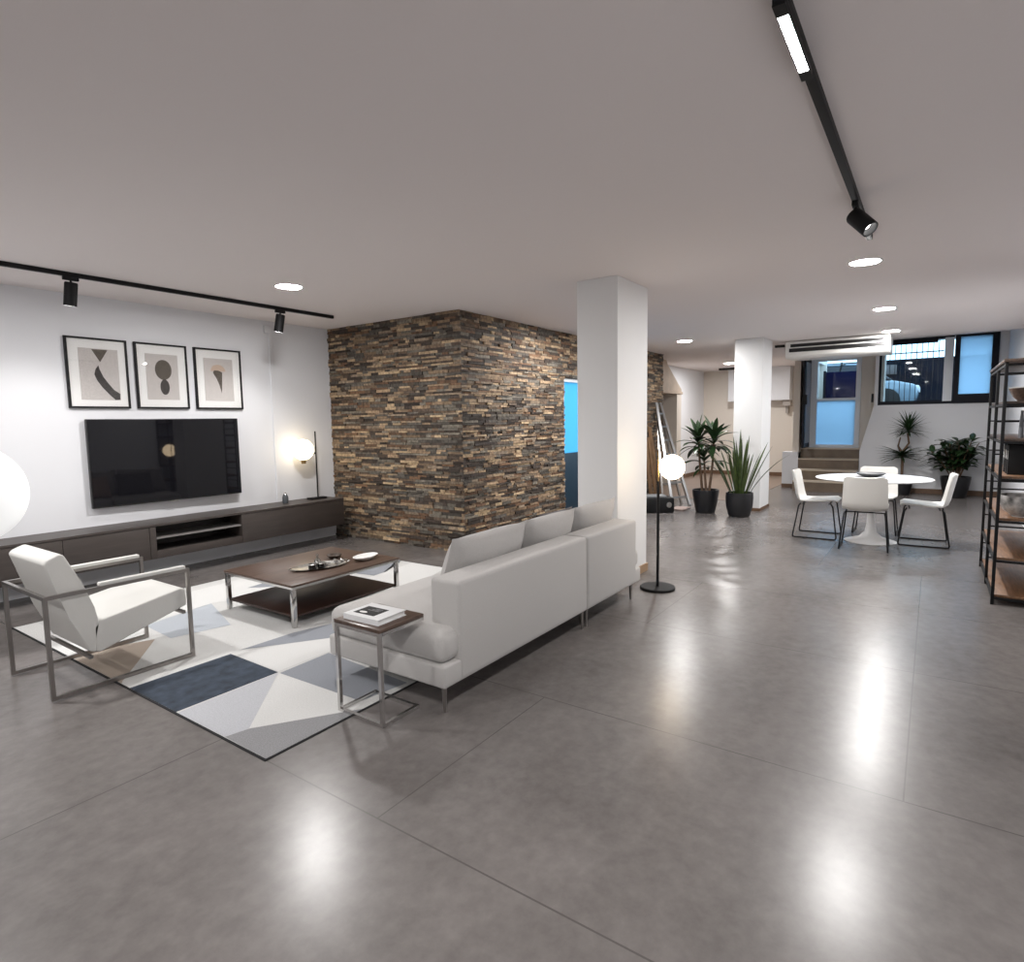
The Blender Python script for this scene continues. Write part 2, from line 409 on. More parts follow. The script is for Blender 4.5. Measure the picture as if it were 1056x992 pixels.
# stacked stone cladding
PAL = [(74,62,52),(92,76,61),(112,94,75),(58,49,43),(130,110,88),(84,79,72),(102,96,86),(68,63,57),(148,128,102),(50,42,36),(94,71,53),(118,104,88)]
def cladding(mb, o, u, n, length, z0, z1, holes=(), seed=1):
    rg = random.Random(seed); lay = mb.bm.loops.layers.float_color.get('Col') or mb.bm.loops.layers.float_color.new('Col')
    o, u, n = Vector(o), Vector(u), Vector(n); z = z0
    while z < z1-.005:
        h = min(rg.choice((.022,.027,.032,.038)), z1-z); a = -rg.random()*.2
        while a < length:
            w = rg.choice((.07,.10,.14,.18,.24,.30)); a0, a1 = max(a,0), min(a+w,length); a += w
            if a1-a0 < .01: continue
            zc = z+h/2; skip = False
            for ha, hb, hz in holes:
                if zc < hz:
                    if a0 >= ha-.001 and a1 <= hb+.001: skip = True
                    elif a0 < ha < a1: a1 = ha
                    elif a0 < hb < a1: a0 = hb
            if skip or a1-a0 < .01: continue
            d = .008+rg.random()**1.5*.019; g = .0012
            base = [o+u*(a0+g)+Vector((0,0,z+g)), o+u*(a1-g)+Vector((0,0,z+g)), o+u*(a1-g)+Vector((0,0,z+h-g)), o+u*(a0+g)+Vector((0,0,z+h-g))]
            A = [mb.bm.verts.new(p-n*.01) for p in base]
            B = [mb.bm.verts.new(p+n*(d+rg.uniform(-.004,.004))) for p in base]
            col = srgb(*rg.choice(PAL)); k = rg.uniform(1.0,1.75); col = (col[0]*k, col[1]*k, col[2]*k, 1)
            fs = [mb.bm.faces.new(B)]+[mb.bm.faces.new((A[i],A[(i+1)%4],B[(i+1)%4],B[i])) for i in range(4)]
            for f in fs:
                for l in f.loops: l[lay] = col
        z += h
DX0, DX1, DZ = 7.61-SX, 8.85-SX, 2.11
ST = 11.46
core = MB(); lay = core.bm.loops.layers.float_color.new('Col')
core.box(SX,SY,0,SX+.14,YT,H).box(SX+.14,SY,0,SX+DX0,SY+.14,H).box(SX+DX0,SY,DZ,SX+DX1,SY+.14,H).box(SX+DX1,SY,0,ST,SY+.14,H).box(ST-.14,SY+.14,0,ST,5.3,H)
for f in core.bm.faces:
    for l in f.loops: l[lay] = (.02,.016,.013,1)
cladding(core, (SX,YT,0), (0,-1,0), (-1,0,0), YT-SY+.02, 0, H, seed=3)
cladding(core, (SX-.0,SY,0), (1,0,0), (0,-1,0), ST-SX, 0, H, holes=((DX0,DX1,DZ),), seed=5)
struct(core, 'wall_stone', M['stone'])
# glazed door in the stone wall
d1 = struct(MB().box(SX+DX0,SY+.02,0,SX+DX0+.05,SY+.10,DZ).box(SX+DX1-.05,SY+.02,0,SX+DX1,SY+.10,DZ).box(SX+DX0+.05,SY+.02,DZ-.05,SX+DX1-.05,SY+.10,DZ).box(SX+DX0+.05,SY+.02,0,SX+DX1-.05,SY+.10,.05), 'door_1', M['whiteframe'])
MB().box(SX+DX0+.05,SY+.05,1.02,SX+DX1-.05,SY+.06,DZ-.05).build('pane', M['frostdoor'], d1, smooth=0)
MB().box(SX+DX0+.05,SY+.035,.05,SX+DX1-.05,SY+.075,1.02,bev=.004).build('lower_panel', M['navypanel'], d1)

# columns
struct(MB().box(4.935,2.30,0,5.61,2.70,H,bev=.004), 'column_near', M['column'])
struct(MB().box(4.92,2.286,0,5.624,2.30,.075).box(5.61,2.30,0,5.624,2.70,.075), 'baseboard_column', mat('tan_skirting', (.34,.22,.13,1), .5))
struct(MB().box(10.12,2.24,0,10.76,2.67,H,bev=.004), 'column_far', M['column'])
struct(MB().box(10.106,2.226,0,10.12,2.684,.05).box(10.12,2.226,0,10.76,2.24,.05), 'baseboard_column_far', M['skirt'])
# cable trunking on the television wall
struct(MB().box(4.40,6.608,.0,4.45,YT,2.60,bev=.003).box(4.34,6.595,2.60,4.44,YT,2.69,bev=.004), 'trim_1', M['wall'])

# ------------------------------------------------------------------ end window, door and street
z0, z1 = 1.70, 2.95
w1 = struct(MB().box(XW+.02,-.90,z0,XW+.10,.93,z0+.07).box(XW+.02,-.25,z1-.04,XW+.10,.93,z1).box(XW+.03,.0,z1-.10,XW+.09,.89,z1-.04).box(XW+.02,.89,z0+.07,XW+.10,.93,z1-.04).box(XW+.02,-.90,z0+.07,XW+.10,-.85,z1-.04), 'window_1', M['darkframe'])
MB().box(XW+.055,-.10,z0+.07,XW+.061,.89,z1-.04).build('pane', M['glass'], w1, smooth=0)
MB().box(XW+.01,-.245,z0+.05,XW+.09,-.105,z1-.03).build('mullion', M['whiteframe'], w1, smooth=0)
MB().box(XW-.03,-.90,z0,XW+.05,-.80,z1).box(XW-.03,-.34,z0,XW+.05,-.26,z1).box(XW-.03,-.80,z0,XW+.05,-.34,z0+.17).box(XW-.03,-.80,z1-.04,XW+.05,-.34,z1).build('sash', M['darkframe'], w1, smooth=0)
MB().box(XW+.0,-.80,z0+.17,XW+.012,-.34,z1-.04).build('frosted_pane', M['frost'], w1, smooth=0)
# door at the head of the stairs
d2 = struct(MB().box(14.42,2.08,.83,14.52,2.33,2.74).box(14.42,1.27,.83,14.52,1.36,2.74).box(14.42,1.36,.83,14.52,2.08,.90).box(14.42,1.36,2.66,14.52,2.08,2.74).box(14.43,1.36,1.83,14.51,2.08,1.88), 'door_2', M['whiteframe'])
MB().box(14.46,1.36,1.88,14.466,2.08,2.66).build('pane', M['glass'], d2, smooth=0)
MB().box(14.46,1.36,.90,14.47,2.08,1.83).build('lower_panel', M['frost'], d2, smooth=0)
d3 = struct(MB().box(13.72,2.20,.85,14.40,2.24,2.72,bev=.004), 'door_3', M['darkframe'])
MB().box(13.78,2.194,.95,14.34,2.201,2.62).build('pane', mat('dark_blue_glass', (.02,.045,.09,1), .12), d3, smooth=0)
MB().box(13.70,2.16,1.75,13.755,2.25,1.95,bev=.01).build('handle', M['black'], d3)
k = MB().box(XW-.012,1.0,1.76,XW,1.04,1.93,bev=.004)
tag(k.build('intercom_handset', M['dark']), 'small black wall-mounted handset left of the end window', 'intercom')
# outside
struct(MB().box(14.7,-8,.6,16.3,2.2,.82).box(16.3,-8,.6,17,2.15,1.55).box(17,-8,.6,40,8,1.55), 'ground_street', M['asphalt'])
struct(MB().box(23,-8,1.5,23.3,6.5,3.26), 'wall_street', M['darkwall'])
g = thing('window_grille', 'dark vertical security bars outside the left pane of the end window', 'grille', (14.30,0,1.70))
for i in range(11):
    y = -.02+.088*i
    MB().tube([(0,y,.0),(0,y,1.22)], .006, 6).build('bar', M['black'], g)
MB().box(-.008,-.1,1.0,.008,.93,1.02).build('rail', M['black'], g); MB().box(-.008,-.1,.04,.008,.93,.06).build('rail', M['black'], g)
gt = thing('reflection_panel', 'dark navy panel standing in for a reflection in the upper door glass', 'gate', (15.9,0,.82))  # panel added outside to imitate a dark reflection in the upper pane
MB().box(0,1.44,.0,.06,2.12,1.70,bev=.01).build('panel', M['navy'], gt)
MB().box(-.02,1.40,0,.08,1.44,1.73).box(-.02,2.12,0,.08,2.17,1.73).build('post', M['darkframe'], gt)
aw = thing('street_scooter', 'dark shape of a parked scooter above the navy panel, seen through door glass', 'scooter', (16.62,1.55,1.55))
# small parked scooter, half hidden
MB().lathe([(.22,-.05),(.25,-.03),(.25,.03),(.22,.05)], 20).xf(rotm('X',90)@Matrix.Translation((0,0,0))).xf(Matrix.Translation((0,-.45,.25))).build('wheel', M['tyre'], aw)
MB().lathe([(.22,-.05),(.25,-.03),(.25,.03),(.22,.05)], 20).xf(rotm('Y',90)).xf(Matrix.Translation((0,.45,.25))).build('wheel', M['tyre'], aw)
MB().box(-.12,-.5,.3,.12,.1,.75,bev=.06).box(-.14,.0,.3,.14,.3,.4,bev=.03).box(-.14,.3,.3,.14,.42,1.0,bev=.05).build('body', M['carglass'], aw)
MB().box(-.13,-.5,.75,.13,.05,.85,bev=.04).build('seat', M['tyre'], aw)
MB().tube([(0,.38,.95),(0,.34,1.15),(-.28,.3,1.2)], .02).tube([(0,.34,1.15),(.28,.3,1.2)], .02).build('handlebar', M['black'], aw)
# car
car = thing('parked_car', 'pale blue car parked in the street outside the end window', 'car', (19.2,2.30,1.55), math.radians(-90))
def car_body():
    mb = MB()
    prof = [(-1.9,.25),(1.85,.25),(1.95,.5),(1.88,.72),(1.4,.84),(-1.75,.86),(-1.92,.6)]
    mb.prism(prof, 'y', -.82, .82, bev=.07)
    return mb
car_body().build('body', M['carpaint'], car)
MB().prism([(1.40,.84),(.80,1.28),(-.9,1.32),(-1.65,.86)], 'y', -.68, .68, bev=.06).build('windows', M['carglass'], car)
MB().prism([(.83,1.27),(.72,1.33),(-.85,1.37),(-.95,1.31)], 'y', -.66, .66, bev=.02).build('roof', M['carpaint'], car)
for sx in (-1.2, 1.25):
    for sy in (-.8, .8):
        MB().lathe([(.22,-.1),(.32,-.08),(.32,.08),(.22,.1)], 24).xf(rotm('X',90)).xf(Matrix.Translation((sx,sy,.32))).build('wheel', M['tyre'], car)
for sy in (-.6, .6): MB().box(1.80,sy-.16,.55,1.96,sy+.16,.70,bev=.04).build('headlamp', M['whiteframe'], car)
sg = tag(MB().box(22.9,1.05,2.80,22.98,1.42,3.10,bev=.01).build('wall_sign', M['signm']), 'small brownish rectangular plate on the dark wall above the car', 'sign')

# ------------------------------------------------------------------ ceiling lights
def downlight(x, y, label, z=H):
    t = thing('ceiling_light', label, 'ceiling light', (x,y,z), 0, 'recessed round ceiling lights')
    MB().lathe([(.125,0),(.125,-.006),(.112,-.010),(.108,-.006),(.108,0)], 40).build('trim_ring', M['tabletop'], t)
    MB().lathe([(.001,-.007),(.107,-.007)], 40, cap=False).build('diffuser', M['disc'], t)
    return t
downlight(3.44,4.82,'round recessed ceiling light above the coffee table, near the left track')
downlight(5.783,.516,'nearest round recessed ceiling light beyond the end of the right track')
downlight(8.42,.535,'middle of the three round ceiling lights in line with the right track')
downlight(10.68,.58,'round ceiling light right beside the hanging air conditioner')
downlight(9.706,3.35,'round recessed ceiling light above the ladder, right of the near column')
downlight(14.32,3.90,'small far round ceiling light left of the far column top')
downlight(6.88,3.50,'round recessed ceiling light hidden behind the near column top')
# unseen downlights added outside the frame to brighten the room
downlight(.6,4.82,'added round ceiling light outside the frame left of the seating area')
downlight(.3,.35,'added round ceiling light outside the frame above the viewer')
downlight(-1.6,3.6,'added round ceiling light outside the frame behind and left of the viewer')
# ------------------------------------------------------------------ track lighting
def spot_lamp(parent, loc, direction, power, deg, name='lamp'):
    ld = bpy.data.lights.new(name, 'SPOT'); ld.energy = power; ld.spot_size = math.radians(deg); ld.spot_blend = .8; ld.shadow_soft_size = .01
    ld.color = (1,.97,.94)
    o = bpy.data.objects.new(name, ld); COL.objects.link(o); o.parent = parent; o.location = loc
    o.rotation_euler = Vector(direction).to_track_quat('-Z','Y').to_euler()
def spot_head(t, x, y, ztop, d, length=.165, r=.046, power=0, deg=90, drop=.05):
    """adapter, stem and cylinder head, one child group of the track"""
    d = Vector(d).normalized()
    hd = MB().box(x-.055,y-.016,ztop-.028,x+.055,y+.016,ztop,bev=.003).build('spot_adapter', M['black'], t)
    p = Vector((x,y,ztop-.028-drop)); q = p-d*.02
    MB().tube([(x,y,ztop-.02),p],.008,8).build('stem', M['black'], hd)
    m = Matrix.Translation(p) @ d.to_track_quat('Z','Y').to_matrix().to_4x4()
    MB().lathe([(.0,-.02),(r*.9,-.02),(r,-.01),(r,length),(r*.86,length),(r*.84,length-.045),(.0,length-.045)], 28, cap=False).xf(m).build('spot_head', M['black'], hd)
    MB().lathe([(.001,length-.042),(r*.82,length-.042)], 24, cap=False).xf(m).build('spot_lens', M['lens'], hd)
    if power: spot_lamp(hd, p+d*(length-.030), d, power, deg)
tl = thing('track_light', 'long black ceiling track with two small spotlights along the television wall', 'track light', (0,0,0))
MB().box(-2.5,5.718,H-.035,4.66,5.752,H,bev=.003).build('track', M['black'], tl)
spot_head(tl, 2.07,5.735,H-.035,(-.06,.16,-1), power=SPOT_W*1.3, deg=140, drop=.035)
spot_head(tl, 3.97,5.735,H-.035,(-.10,.16,-1), power=SPOT_W*1.3, deg=140, drop=.035)
spot_head(tl, .2,5.735,H-.035,(0,.3,-1), power=SPOT_W*.5, deg=140, drop=.035)
tr_ = thing('track_light', 'black ceiling track at upper right with a glowing linear bar and one spotlight', 'track light', (0,0,0))
MB().box(.6,.402,H-.035,4.97,.438,H,bev=.003).build('track', M['black'], tr_)
lm = MB().box(1.98,.402,H-.058,2.46,.438,H-.035,bev=.002).box(1.98,.402,H-.0635,2.46,.405,H-.058).box(1.98,.435,H-.0635,2.46,.438,H-.058).box(1.98,.405,H-.0635,2.043,.435,H-.058).box(2.397,.405,H-.0635,2.46,.435,H-.058).build('linear_module', M['black'], tr_)
MB().poly([(2.045,.4055,H-.0615),(2.395,.4055,H-.0615),(2.395,.4345,H-.0615),(2.045,.4345,H-.0615)]).build('linear_diffuser', M['strip'], lm, smooth=0)
spot_head(tr_, 4.07,.42,H-.035,(-.30,-.62,-.72), length=.13, r=.046, power=12, deg=80, drop=.05)

# ------------------------------------------------------------------ television wall
# media console
CF = 6.2; CZ0, CZ1 = .215, .555
mc = thing('media_console', 'long low dark brown wall-hung media cabinet under the television', 'cabinet', (0,0,0))
XL, XR = .2, 5.08; N0, N1 = 2.78, 3.67
b = MB().box(XL,CF-.004,CZ1-.022,XR,YT-.002,CZ1,bev=.002)
b.box(XL,CF+.02,CZ0,XR,YT-.002,CZ0+.02).box(XL,YT-.03,CZ0+.02,XR,YT-.002,CZ1-.022)
for x in (XL, 1.98, N0-.06, N1, XR-.02): b.box(x,CF+.02,CZ0+.02,x+.02,YT-.03,CZ1-.022)
b.build('carcass', M['cabinet'], mc, smooth=0)
for a, e in ((XL,1.09),(1.094,2.003),(2.007,N0-.062),(N1+.004,XR)):
    MB().box(a,CF,CZ0,e,CF+.02,CZ1-.026,bev=.0015).build('door', M['cabinet'], mc)
MB().box(N0-.058,CF,CZ0,N0,CF+.02,CZ1-.026,bev=.0015).build('upright', M['cabinet'], mc)
MB().box(N0,CF,CZ0,N1,CF+.02,.292,bev=.0015).build('drawer', M['cabinet'], mc)
MB().box(N0-.04,CF+.35,.24,N1,CF+.36,CZ1-.022).box(N0-.04,CF+.02,.285,N1,CF+.35,.292).build('niche_lining', M['niche'], mc, smooth=0)
MB().box(N0-.04,CF+.012,.405,N1,CF+.35,.42).build('shelf', mat('grey_niche_shelf', (.2,.19,.185,1), .4), mc, smooth=0)
# television
tv = thing('television', 'large black flat-screen television on the wall below the pictures', 'television', (0,0,0))
MB().box(2.39,6.535,.73,3.885,6.575,1.585,bev=.006).build('casing', M['tvframe'], tv)
MB().box(2.40,6.532,.745,3.875,6.5352,1.577).build('screen', M['tv'], tv, smooth=0)
MB().box(2.85,6.575,.95,3.4,YT-.014,1.4).build('wall_bracket', M['black'], tv, smooth=0)
MB().box(3.10,6.533,.722,3.18,6.55,.732).build('sensor', M['silver'], tv, smooth=0)
tv.matrix_world = rotm('Z', -1.6, (3.14,6.555,0))
# pictures
def picture(x0, x1, label, art):
    t = thing('framed_picture', label, 'picture', (x0,6.60,1.69), 0, 'abstract prints above the television')
    w, h = x1-x0, .665; f = .018
    MB().box(0,-.012,0,w,.02,f).box(0,-.012,h-f,w,.02,h).box(0,-.012,f,f,.02,h-f).box(w-f,-.012,f,w,.02,h-f).build('frame', M['black'], t, smooth=0)
    MB().box(f,.0,f,w-f,.02,h-f).build('mount', M['mount'], t, smooth=0)
    a0, a1, b0, b1 = w*.19, w*.81, h*.14, h*.84
    if art == 0: a0, a1, b0, b1 = w*.2, w*.84, h*.12, h*.85
    pr = MB().box(a0,-.003,b0,a1,.0,b1).build('print', M['paper'], t, smooth=0)
    U = lambda u,v: (a0+(a1-a0)*u, b0+(b1-b0)*v)
    def shape(pts, m, nm, d=.0045): MB().prism([U(*p) for p in pts], 'y', -d, -.003).build(nm, m, pr, smooth=0)
    if art == 0:
        shape([(.33,.985),(.74,.985),(.53,.74)], M['inkbrown'], 'triangle_motif')
        up = [(.48,.68),(.50,.60),(.58,.46),(.70,.33),(.84,.20),(.99,.13)]; lo = [(.98,.01),(.86,.0),(.72,.10),(.55,.24),(.42,.38),(.36,.50),(.40,.60)]
        shape(up+lo, M['ink'], 'blade_motif')
    elif art == 1:
        shape([(.53+.26*math.cos(a), .66+.22*math.sin(a)) for a in [2*PI*i/28 for i in range(28)]], M['inkbrown'], 'large_oval_motif')
        shape([(.55+.145*math.cos(a), .28+.17*math.sin(a)) for a in [2*PI*i/24 for i in range(24)]], M['ink'], 'small_oval_motif')
    else:
        shape([(.48+.26*math.cos(a), .70+.16*math.sin(a)) for a in [PI*i/16 for i in range(17)]], M['inktan'], 'arc_motif', .004)
        shape([(.30,.66),(.34,.72),(.48,.72),(.62,.68),(.60,.45),(.57,.18),(.50,.38),(.42,.52)], M['inkbrown'], 'cone_motif', .005)
    MB().box(f,-.010,f,w-f,-.0085,h-f).build('glazing', glassmat('picture_glass', (1,1,1,1), .03), t, smooth=0)
picture(2.285,2.81,'left abstract print with a small triangle above a dark curved blade, black frame',0)
picture(2.88,3.395,'middle abstract print with a large oval over a small oval, black frame',1)
picture(3.475,4.01,'right abstract print with a small brown cone, black frame',2)
# table lamp on the console
tb = thing('table_lamp', 'slim black table lamp with a glowing glass globe on the media cabinet', 'lamp', (4.87,6.44,CZ1))
MB().box(-.13,-.055,0,.10,.055,.022,bev=.003).build('base', M['black'], tb)
MB().tube([(0,0,.02),(0,0,.86)],.0095,10).build('pole', M['black'], tb)
MB().tube([(0,0,.585),(-.13,-.0,.585)],.010,10).build('arm', M['black'], tb)
MB().ball((-.19,.0,.635),.13).build('globe', M['tglobe'], tb)
MB().lathe([(.02,.46),(.03,.465),(.03,.51)],16,c=(-.19,.0,0)).build('lamp_holder', M['gold'], tb)
vs = thing('bud_vase', 'small dark glass vase on the media cabinet between television and table lamp', 'vase', (4.38,6.42,CZ1))
MB().lathe([(.0,0),(.03,0),(.036,.02),(.036,.075),(.026,.10),(.018,.115),(.014,.115),(.02,.10),(.03,.07),(.03,.01),(.0,.01)],24,cap=False).build('vessel', mat('smoked_glass', (.09,.10,.11,1), .15), vs)
MB().lathe([(.016,.115),(.016,.13),(.0,.135)],16,cap=False).build('stopper', M['silver'], vs)
# big globe at the left edge
pl = thing('globe_pendant_lamp', 'large glowing white globe lamp cut by the left edge of the photo', 'lamp', (1.17,5.2,0))
MB().ball((0,0,1.08),.335,48).build('globe', M['pglobe'], pl)
MB().tube([(0,0,1.41),(0,0,H)],.006,8).build('cord', M['black'], pl)
MB().lathe([(.05,H-.03),(.06,H-.02),(.06,H)],20).build('ceiling_rose', M['black'], pl)

# ------------------------------------------------------------------ rug
RX0, RX1, RY0, RY1 = 1.46, 4.62, 2.395, 5.67
def fp(px, py):
    """floor point seen at pixel of the photograph, used to lay out the rug's woven pattern"""
    f, yaw, pitch, roll = 622.12, math.radians(34.942), math.radians(5.6386), math.radians(-0.9227)
    fw = Vector((math.cos(pitch)*math.cos(yaw), math.cos(pitch)*math.sin(yaw), -math.sin(pitch)))
    r = fw.cross(Vector((0,0,1))).normalized(); u = r.cross(fw)
    r2 = r*math.cos(roll)+u*math.sin(roll); u2 = u*math.cos(roll)-r*math.sin(roll)
    d = fw+r2*(px-528)/f-u2*(py-496)/f; t = -1.5/d.z
    return (min(RX1-.012,max(RX0+.012,d.x*t)), min(RY1-.012,max(RY0+.012,d.y*t)))
rug = thing('area_rug', 'large geometric rug in cream, grey and navy triangles with dark bound edge', 'rug', (0,0,0))
MB().box(RX0,RY0,0,RX1,RY1,.005,bev=.002).build('binding', M['rugedge'], rug)
rm = [M[k] for k in ('rugcream','rugwhite','rugnavy','rugsilver','ruggrey','rugblue','rugpale','rugbeige')]
pile = MB(); e = .012
polys = [(0,[(RX0+e,RY0+e),(RX1-e,RY0+e),(RX1-e,RY1-e),(RX0+e,RY1-e)])]
def pp(mi, *px): polys.append((mi,[fp(*p) for p in px]))
pp(2,(132,711),(181,735.5),(287,694),(238,675))
pp(3,(181,737),(287,694.5),(257,752),(234,762))
pp(1,(288,695),(257,752),(359,738),(375,724))
pp(4,(232,761),(257,752.5),(380,734),(368,738),(271,785))
pp(5,(288.5,695),(339,674),(420,705),(372,724))
pp(1,(240,675),(287,693),(400,649),(400,640),(300,664))
pp(5,(248,671),(303,653),(400,630),(400,647),(338,659))
pp(7,(72,682),(119,667),(160,660),(125,706))
pp(0,(160,661),(215,672),(130,709),(126,704))
pp(6,(150,646),(218,623),(238,645),(176,659))
pp(1,(13,648),(40,643.5),(90,670),(70,680))
pp(1,(165,640),(192,612),(300,585),(280,612),(218,623))
pp(5,(255,607),(310,590),(330,597),(280,606))
pp(5,(361,591),(414,579),(440,570),(391,595))
pp(1,(375,598),(425,581),(470,583),(420,610))
for k, (mi, pts) in enumerate(polys): pile.poly([(x,y,.0052+.00015*k) for x,y in pts], mi)
pile.build('pile', rm, rug, smooth=0)

# ------------------------------------------------------------------ armchair
def armchair():
    t = thing('armchair', 'white leather armchair on a chrome flat-bar frame at the left of the rug', 'armchair', (1.16,3.90,.0075))
    fr = MB(); R = .0105; zt = .575; D = .765; Wd = .66
    for y in (.012, Wd-.012):
        fr.tube([(0,y,.012),(D,y,.012),(D,y,zt),(0,y,zt)], R, sq=True, closed=True, up=(0,1,0))
    fr.tube([(0,.024,zt-.0),(0,Wd-.024,zt-.0)], R, sq=True)
    fr.tube([(.20,.024,.18),(.20,Wd-.024,.18)], R*.9, sq=True)
    fr.tube([(D-.03,.024,.30),(D-.03,Wd-.024,.30)], R*.9, sq=True)
    fr.build('frame', M['steel'], t, smooth=20)
    for y in (-.005, Wd-.035):
        MB().box(.26,y,zt+.010,D-.015,y+.04,zt+.032,bev=.006).build('arm_pad', M['leather'], t)
    y0, y1 = .05, Wd-.05
    MB().prism([(.23,.20),(.255,.185),(D+.0,.335),(D+.005,.36),(D-.0,.445),(D-.03,.455),(.26,.375),(.23,.34)], 'y', y0, y1, bev=.012).build('seat_cushion', M['leather'], t)
    MB().prism([(.235,.19),(.27,.35),(.245,.46),(.19,.63),(.12,.79),(.10,.80),(.035,.775),(.02,.755),(.055,.64),(.12,.42),(.20,.21)], 'y', y0, y1, bev=.012).build('back_cushion', M['leather'], t)
    return t
armchair()

# ------------------------------------------------------------------ coffee table with its things
ct = thing('coffee_table', 'low walnut coffee table with chrome legs and a dark lower shelf on the rug', 'coffee table', (2.61,3.80,.0076))
cw, cd_ = 1.07, .90; ch = .322
MB().box(-.006,-.006,ch-.016,cw+.006,cd_+.006,ch,bev=.002).build('tabletop', M['walnut'], ct)
fr = MB(); fr.box(0,0,ch-.034,cw,.022,ch-.016).box(0,cd_-.022,ch-.034,cw,cd_,ch-.016).box(0,.022,ch-.034,.022,cd_-.022,ch-.016).box(cw-.022,.022,ch-.034,cw,cd_-.022,ch-.016)
fr.build('top_frame', M['chrome'], ct, smooth=0)
for x in (0, cw-.032):
    for y in (0, cd_-.032): MB().box(x,y,0,x+.032,y+.032,ch-.034,bev=.002).build('leg', M['chrome'], ct)
MB().box(.02,.02,.068,cw-.02,cd_-.02,.086,bev=.002).build('lower_shelf', M['darkwood'], ct)
TZ = .0076+ch
ty = thing('serving_tray', 'oval silver tray on the coffee table', 'tray', (3.09,4.11,TZ), math.radians(-16))
MB().lathe([(.0,0),(.16,0),(.2,.012),(.205,.016),(.195,.014),(.155,.005),(.0,.005)],36,cap=False).xf(Matrix.Diagonal((1.1,.62,1,1))).build('dish', M['silver'], ty)
for sx in (-1,1): MB().tube([(sx*.215,-.05,.014),(sx*.245,-.03,.02),(sx*.245,.03,.02),(sx*.215,.05,.014)],.005,8).build('handle', M['silver'], ty)
def cup(x, y, label):
    t = thing('tealight_holder', label, 'candle holder', (x,y,TZ+.006), 0, 'black tealight holders on the coffee table')
    MB().lathe([(.0,0),(.026,0),(.032,.008),(.034,.042),(.030,.042),(.028,.01),(.0,.01)],24,cap=False).build('cup', M['blackgloss'], t)
    MB().lathe([(.034,.042),(.036,.047),(.031,.049),(.030,.042)],24,cap=False).build('rim', M['silver'], t)
cup(2.985,4.06,'left of two small black tealight cups on the silver tray')
cup(3.055,4.04,'right of two small black tealight cups on the silver tray')
bt = thing('glass_bottle', 'small clear glass bottle with a stopper at the back of the tray', 'bottle', (3.11,4.16,TZ+.006))
MB().lathe([(.0,0),(.025,0),(.028,.01),(.028,.04),(.01,.06),(.009,.075),(.006,.075),(.006,.06),(.024,.04),(.024,.006),(.0,.006)],20,cap=False).build('vessel', M['smallglass'], bt)
MB().ball((0,0,.086),.014,16).build('stopper', M['smallglass'], bt)
db = thing('small_bowl', 'small dark round bowl behind the white dish on the coffee table', 'bowl', (3.37,4.27,TZ))
MB().lathe([(.0,0),(.035,0),(.06,.02),(.068,.032),(.062,.032),(.05,.018),(.0,.008)],28,cap=False).build('bowl', mat('dark_bronze', (.05,.035,.025,1), .4), db)
dish = thing('oval_dish', 'white oval ceramic dish beside the silver tray on the coffee table', 'dish', (3.485,4.0,TZ), math.radians(8))
MB().lathe([(.0,0),(.07,0),(.12,.022),(.135,.034),(.128,.035),(.10,.02),(.0,.010)],36,cap=False).xf(Matrix.Diagonal((1,.6,1,1))).build('bowl', M['ceramic'], dish)
MB().lathe([(.06,-.0),(.07,.001),(.072,.006)],30,cap=True).xf(Matrix.Diagonal((1,.6,1,1))).build('foot_ring', M['silver'], dish)
wr = thing('wire_ornament', 'twisted silver wire ornament lying across the tray', 'ornament', (3.17,4.09,TZ+.006))
MB().tube([(-.12+.025*i, .035*math.sin(i*1.7), .012+.012*math.sin(i*1.1)+.006) for i in range(10)],.009,8).build('coil', M['silver'], wr)
MB().ball((.12,-.01,.016),.016,14).build('ball', M['silver'], wr)

# ------------------------------------------------------------------ sofa
sf = thing('sofa', 'light grey two-part fabric sofa on slim metal legs, its back to the room', 'sofa', (2.225,1.995,0))
SM = 1.555
MB().box(0,0,.135,SM-.004,.91,.255,bev=.014,seg=3).build('base', M['fabric'], sf)
MB().box(SM+.004,0,.135,2.52,.91,.255,bev=.014,seg=3).build('base', M['fabric'], sf)
MB().soft(.0,.012,.25,SM-.004,.915,.425,r=.06,crown=.018).build('seat_cushion', M['fabric'], sf)
MB().soft(SM+.004,.012,.25,2.53,.915,.425,r=.06,crown=.018).build('seat_cushion', M['fabric'], sf)
MB().box(.125,-.004,.14,SM-.006,.20,.672,bev=.022,seg=4).build('backrest', M['fabric'], sf)
MB().box(SM+.006,-.004,.14,2.42,.20,.672,bev=.022,seg=4).build('backrest', M['fabric'], sf)
for x, y in ((.03,.03),(.03,.87),(SM-.03,.03),(SM+.035,.03),(SM,.87),(2.38,.03),(2.48,.87)):
    MB().tube([(x,y,.0 if y < .5 else .0076),(x,y,.10),(x,y,.136)],[.0085,.0125,.014],12).build('leg', M['steel'], sf)
def back_pillow(x, y, w, label, rz=0, h=.43, tilt=20, z=.43, seed=1, m='pillow', t=.21):
    o = MB().pillow(w, h, t, seed=seed).xf(rotm('X', tilt)).build('sofa_cushion', M[m], None, (x,y,z), smooth=60)
    o.rotation_euler = (0,0,rz); tag(o, label, 'cushion', 'loose cushions along the sofa back'); return o
back_pillow(2.98,2.385,.77,'nearest grey back cushion on the left section of the sofa', seed=1)
back_pillow(3.705,2.385,.67,'middle grey back cushion of the three along the sofa', seed=4)
back_pillow(4.40,2.385,.70,'far grey back cushion on the right section beside the white column', seed=8)
back_pillow(4.20,2.62,.52,'dark grey throw cushion peeping out behind the middle back cushion', seed=3, m='darkpillow', h=.37, tilt=20, t=.13)
back_pillow(3.62,2.60,.46,'blush throw cushion just showing behind the middle back cushion', seed=5, m='pinkpillow', h=.345, tilt=20, t=.13)

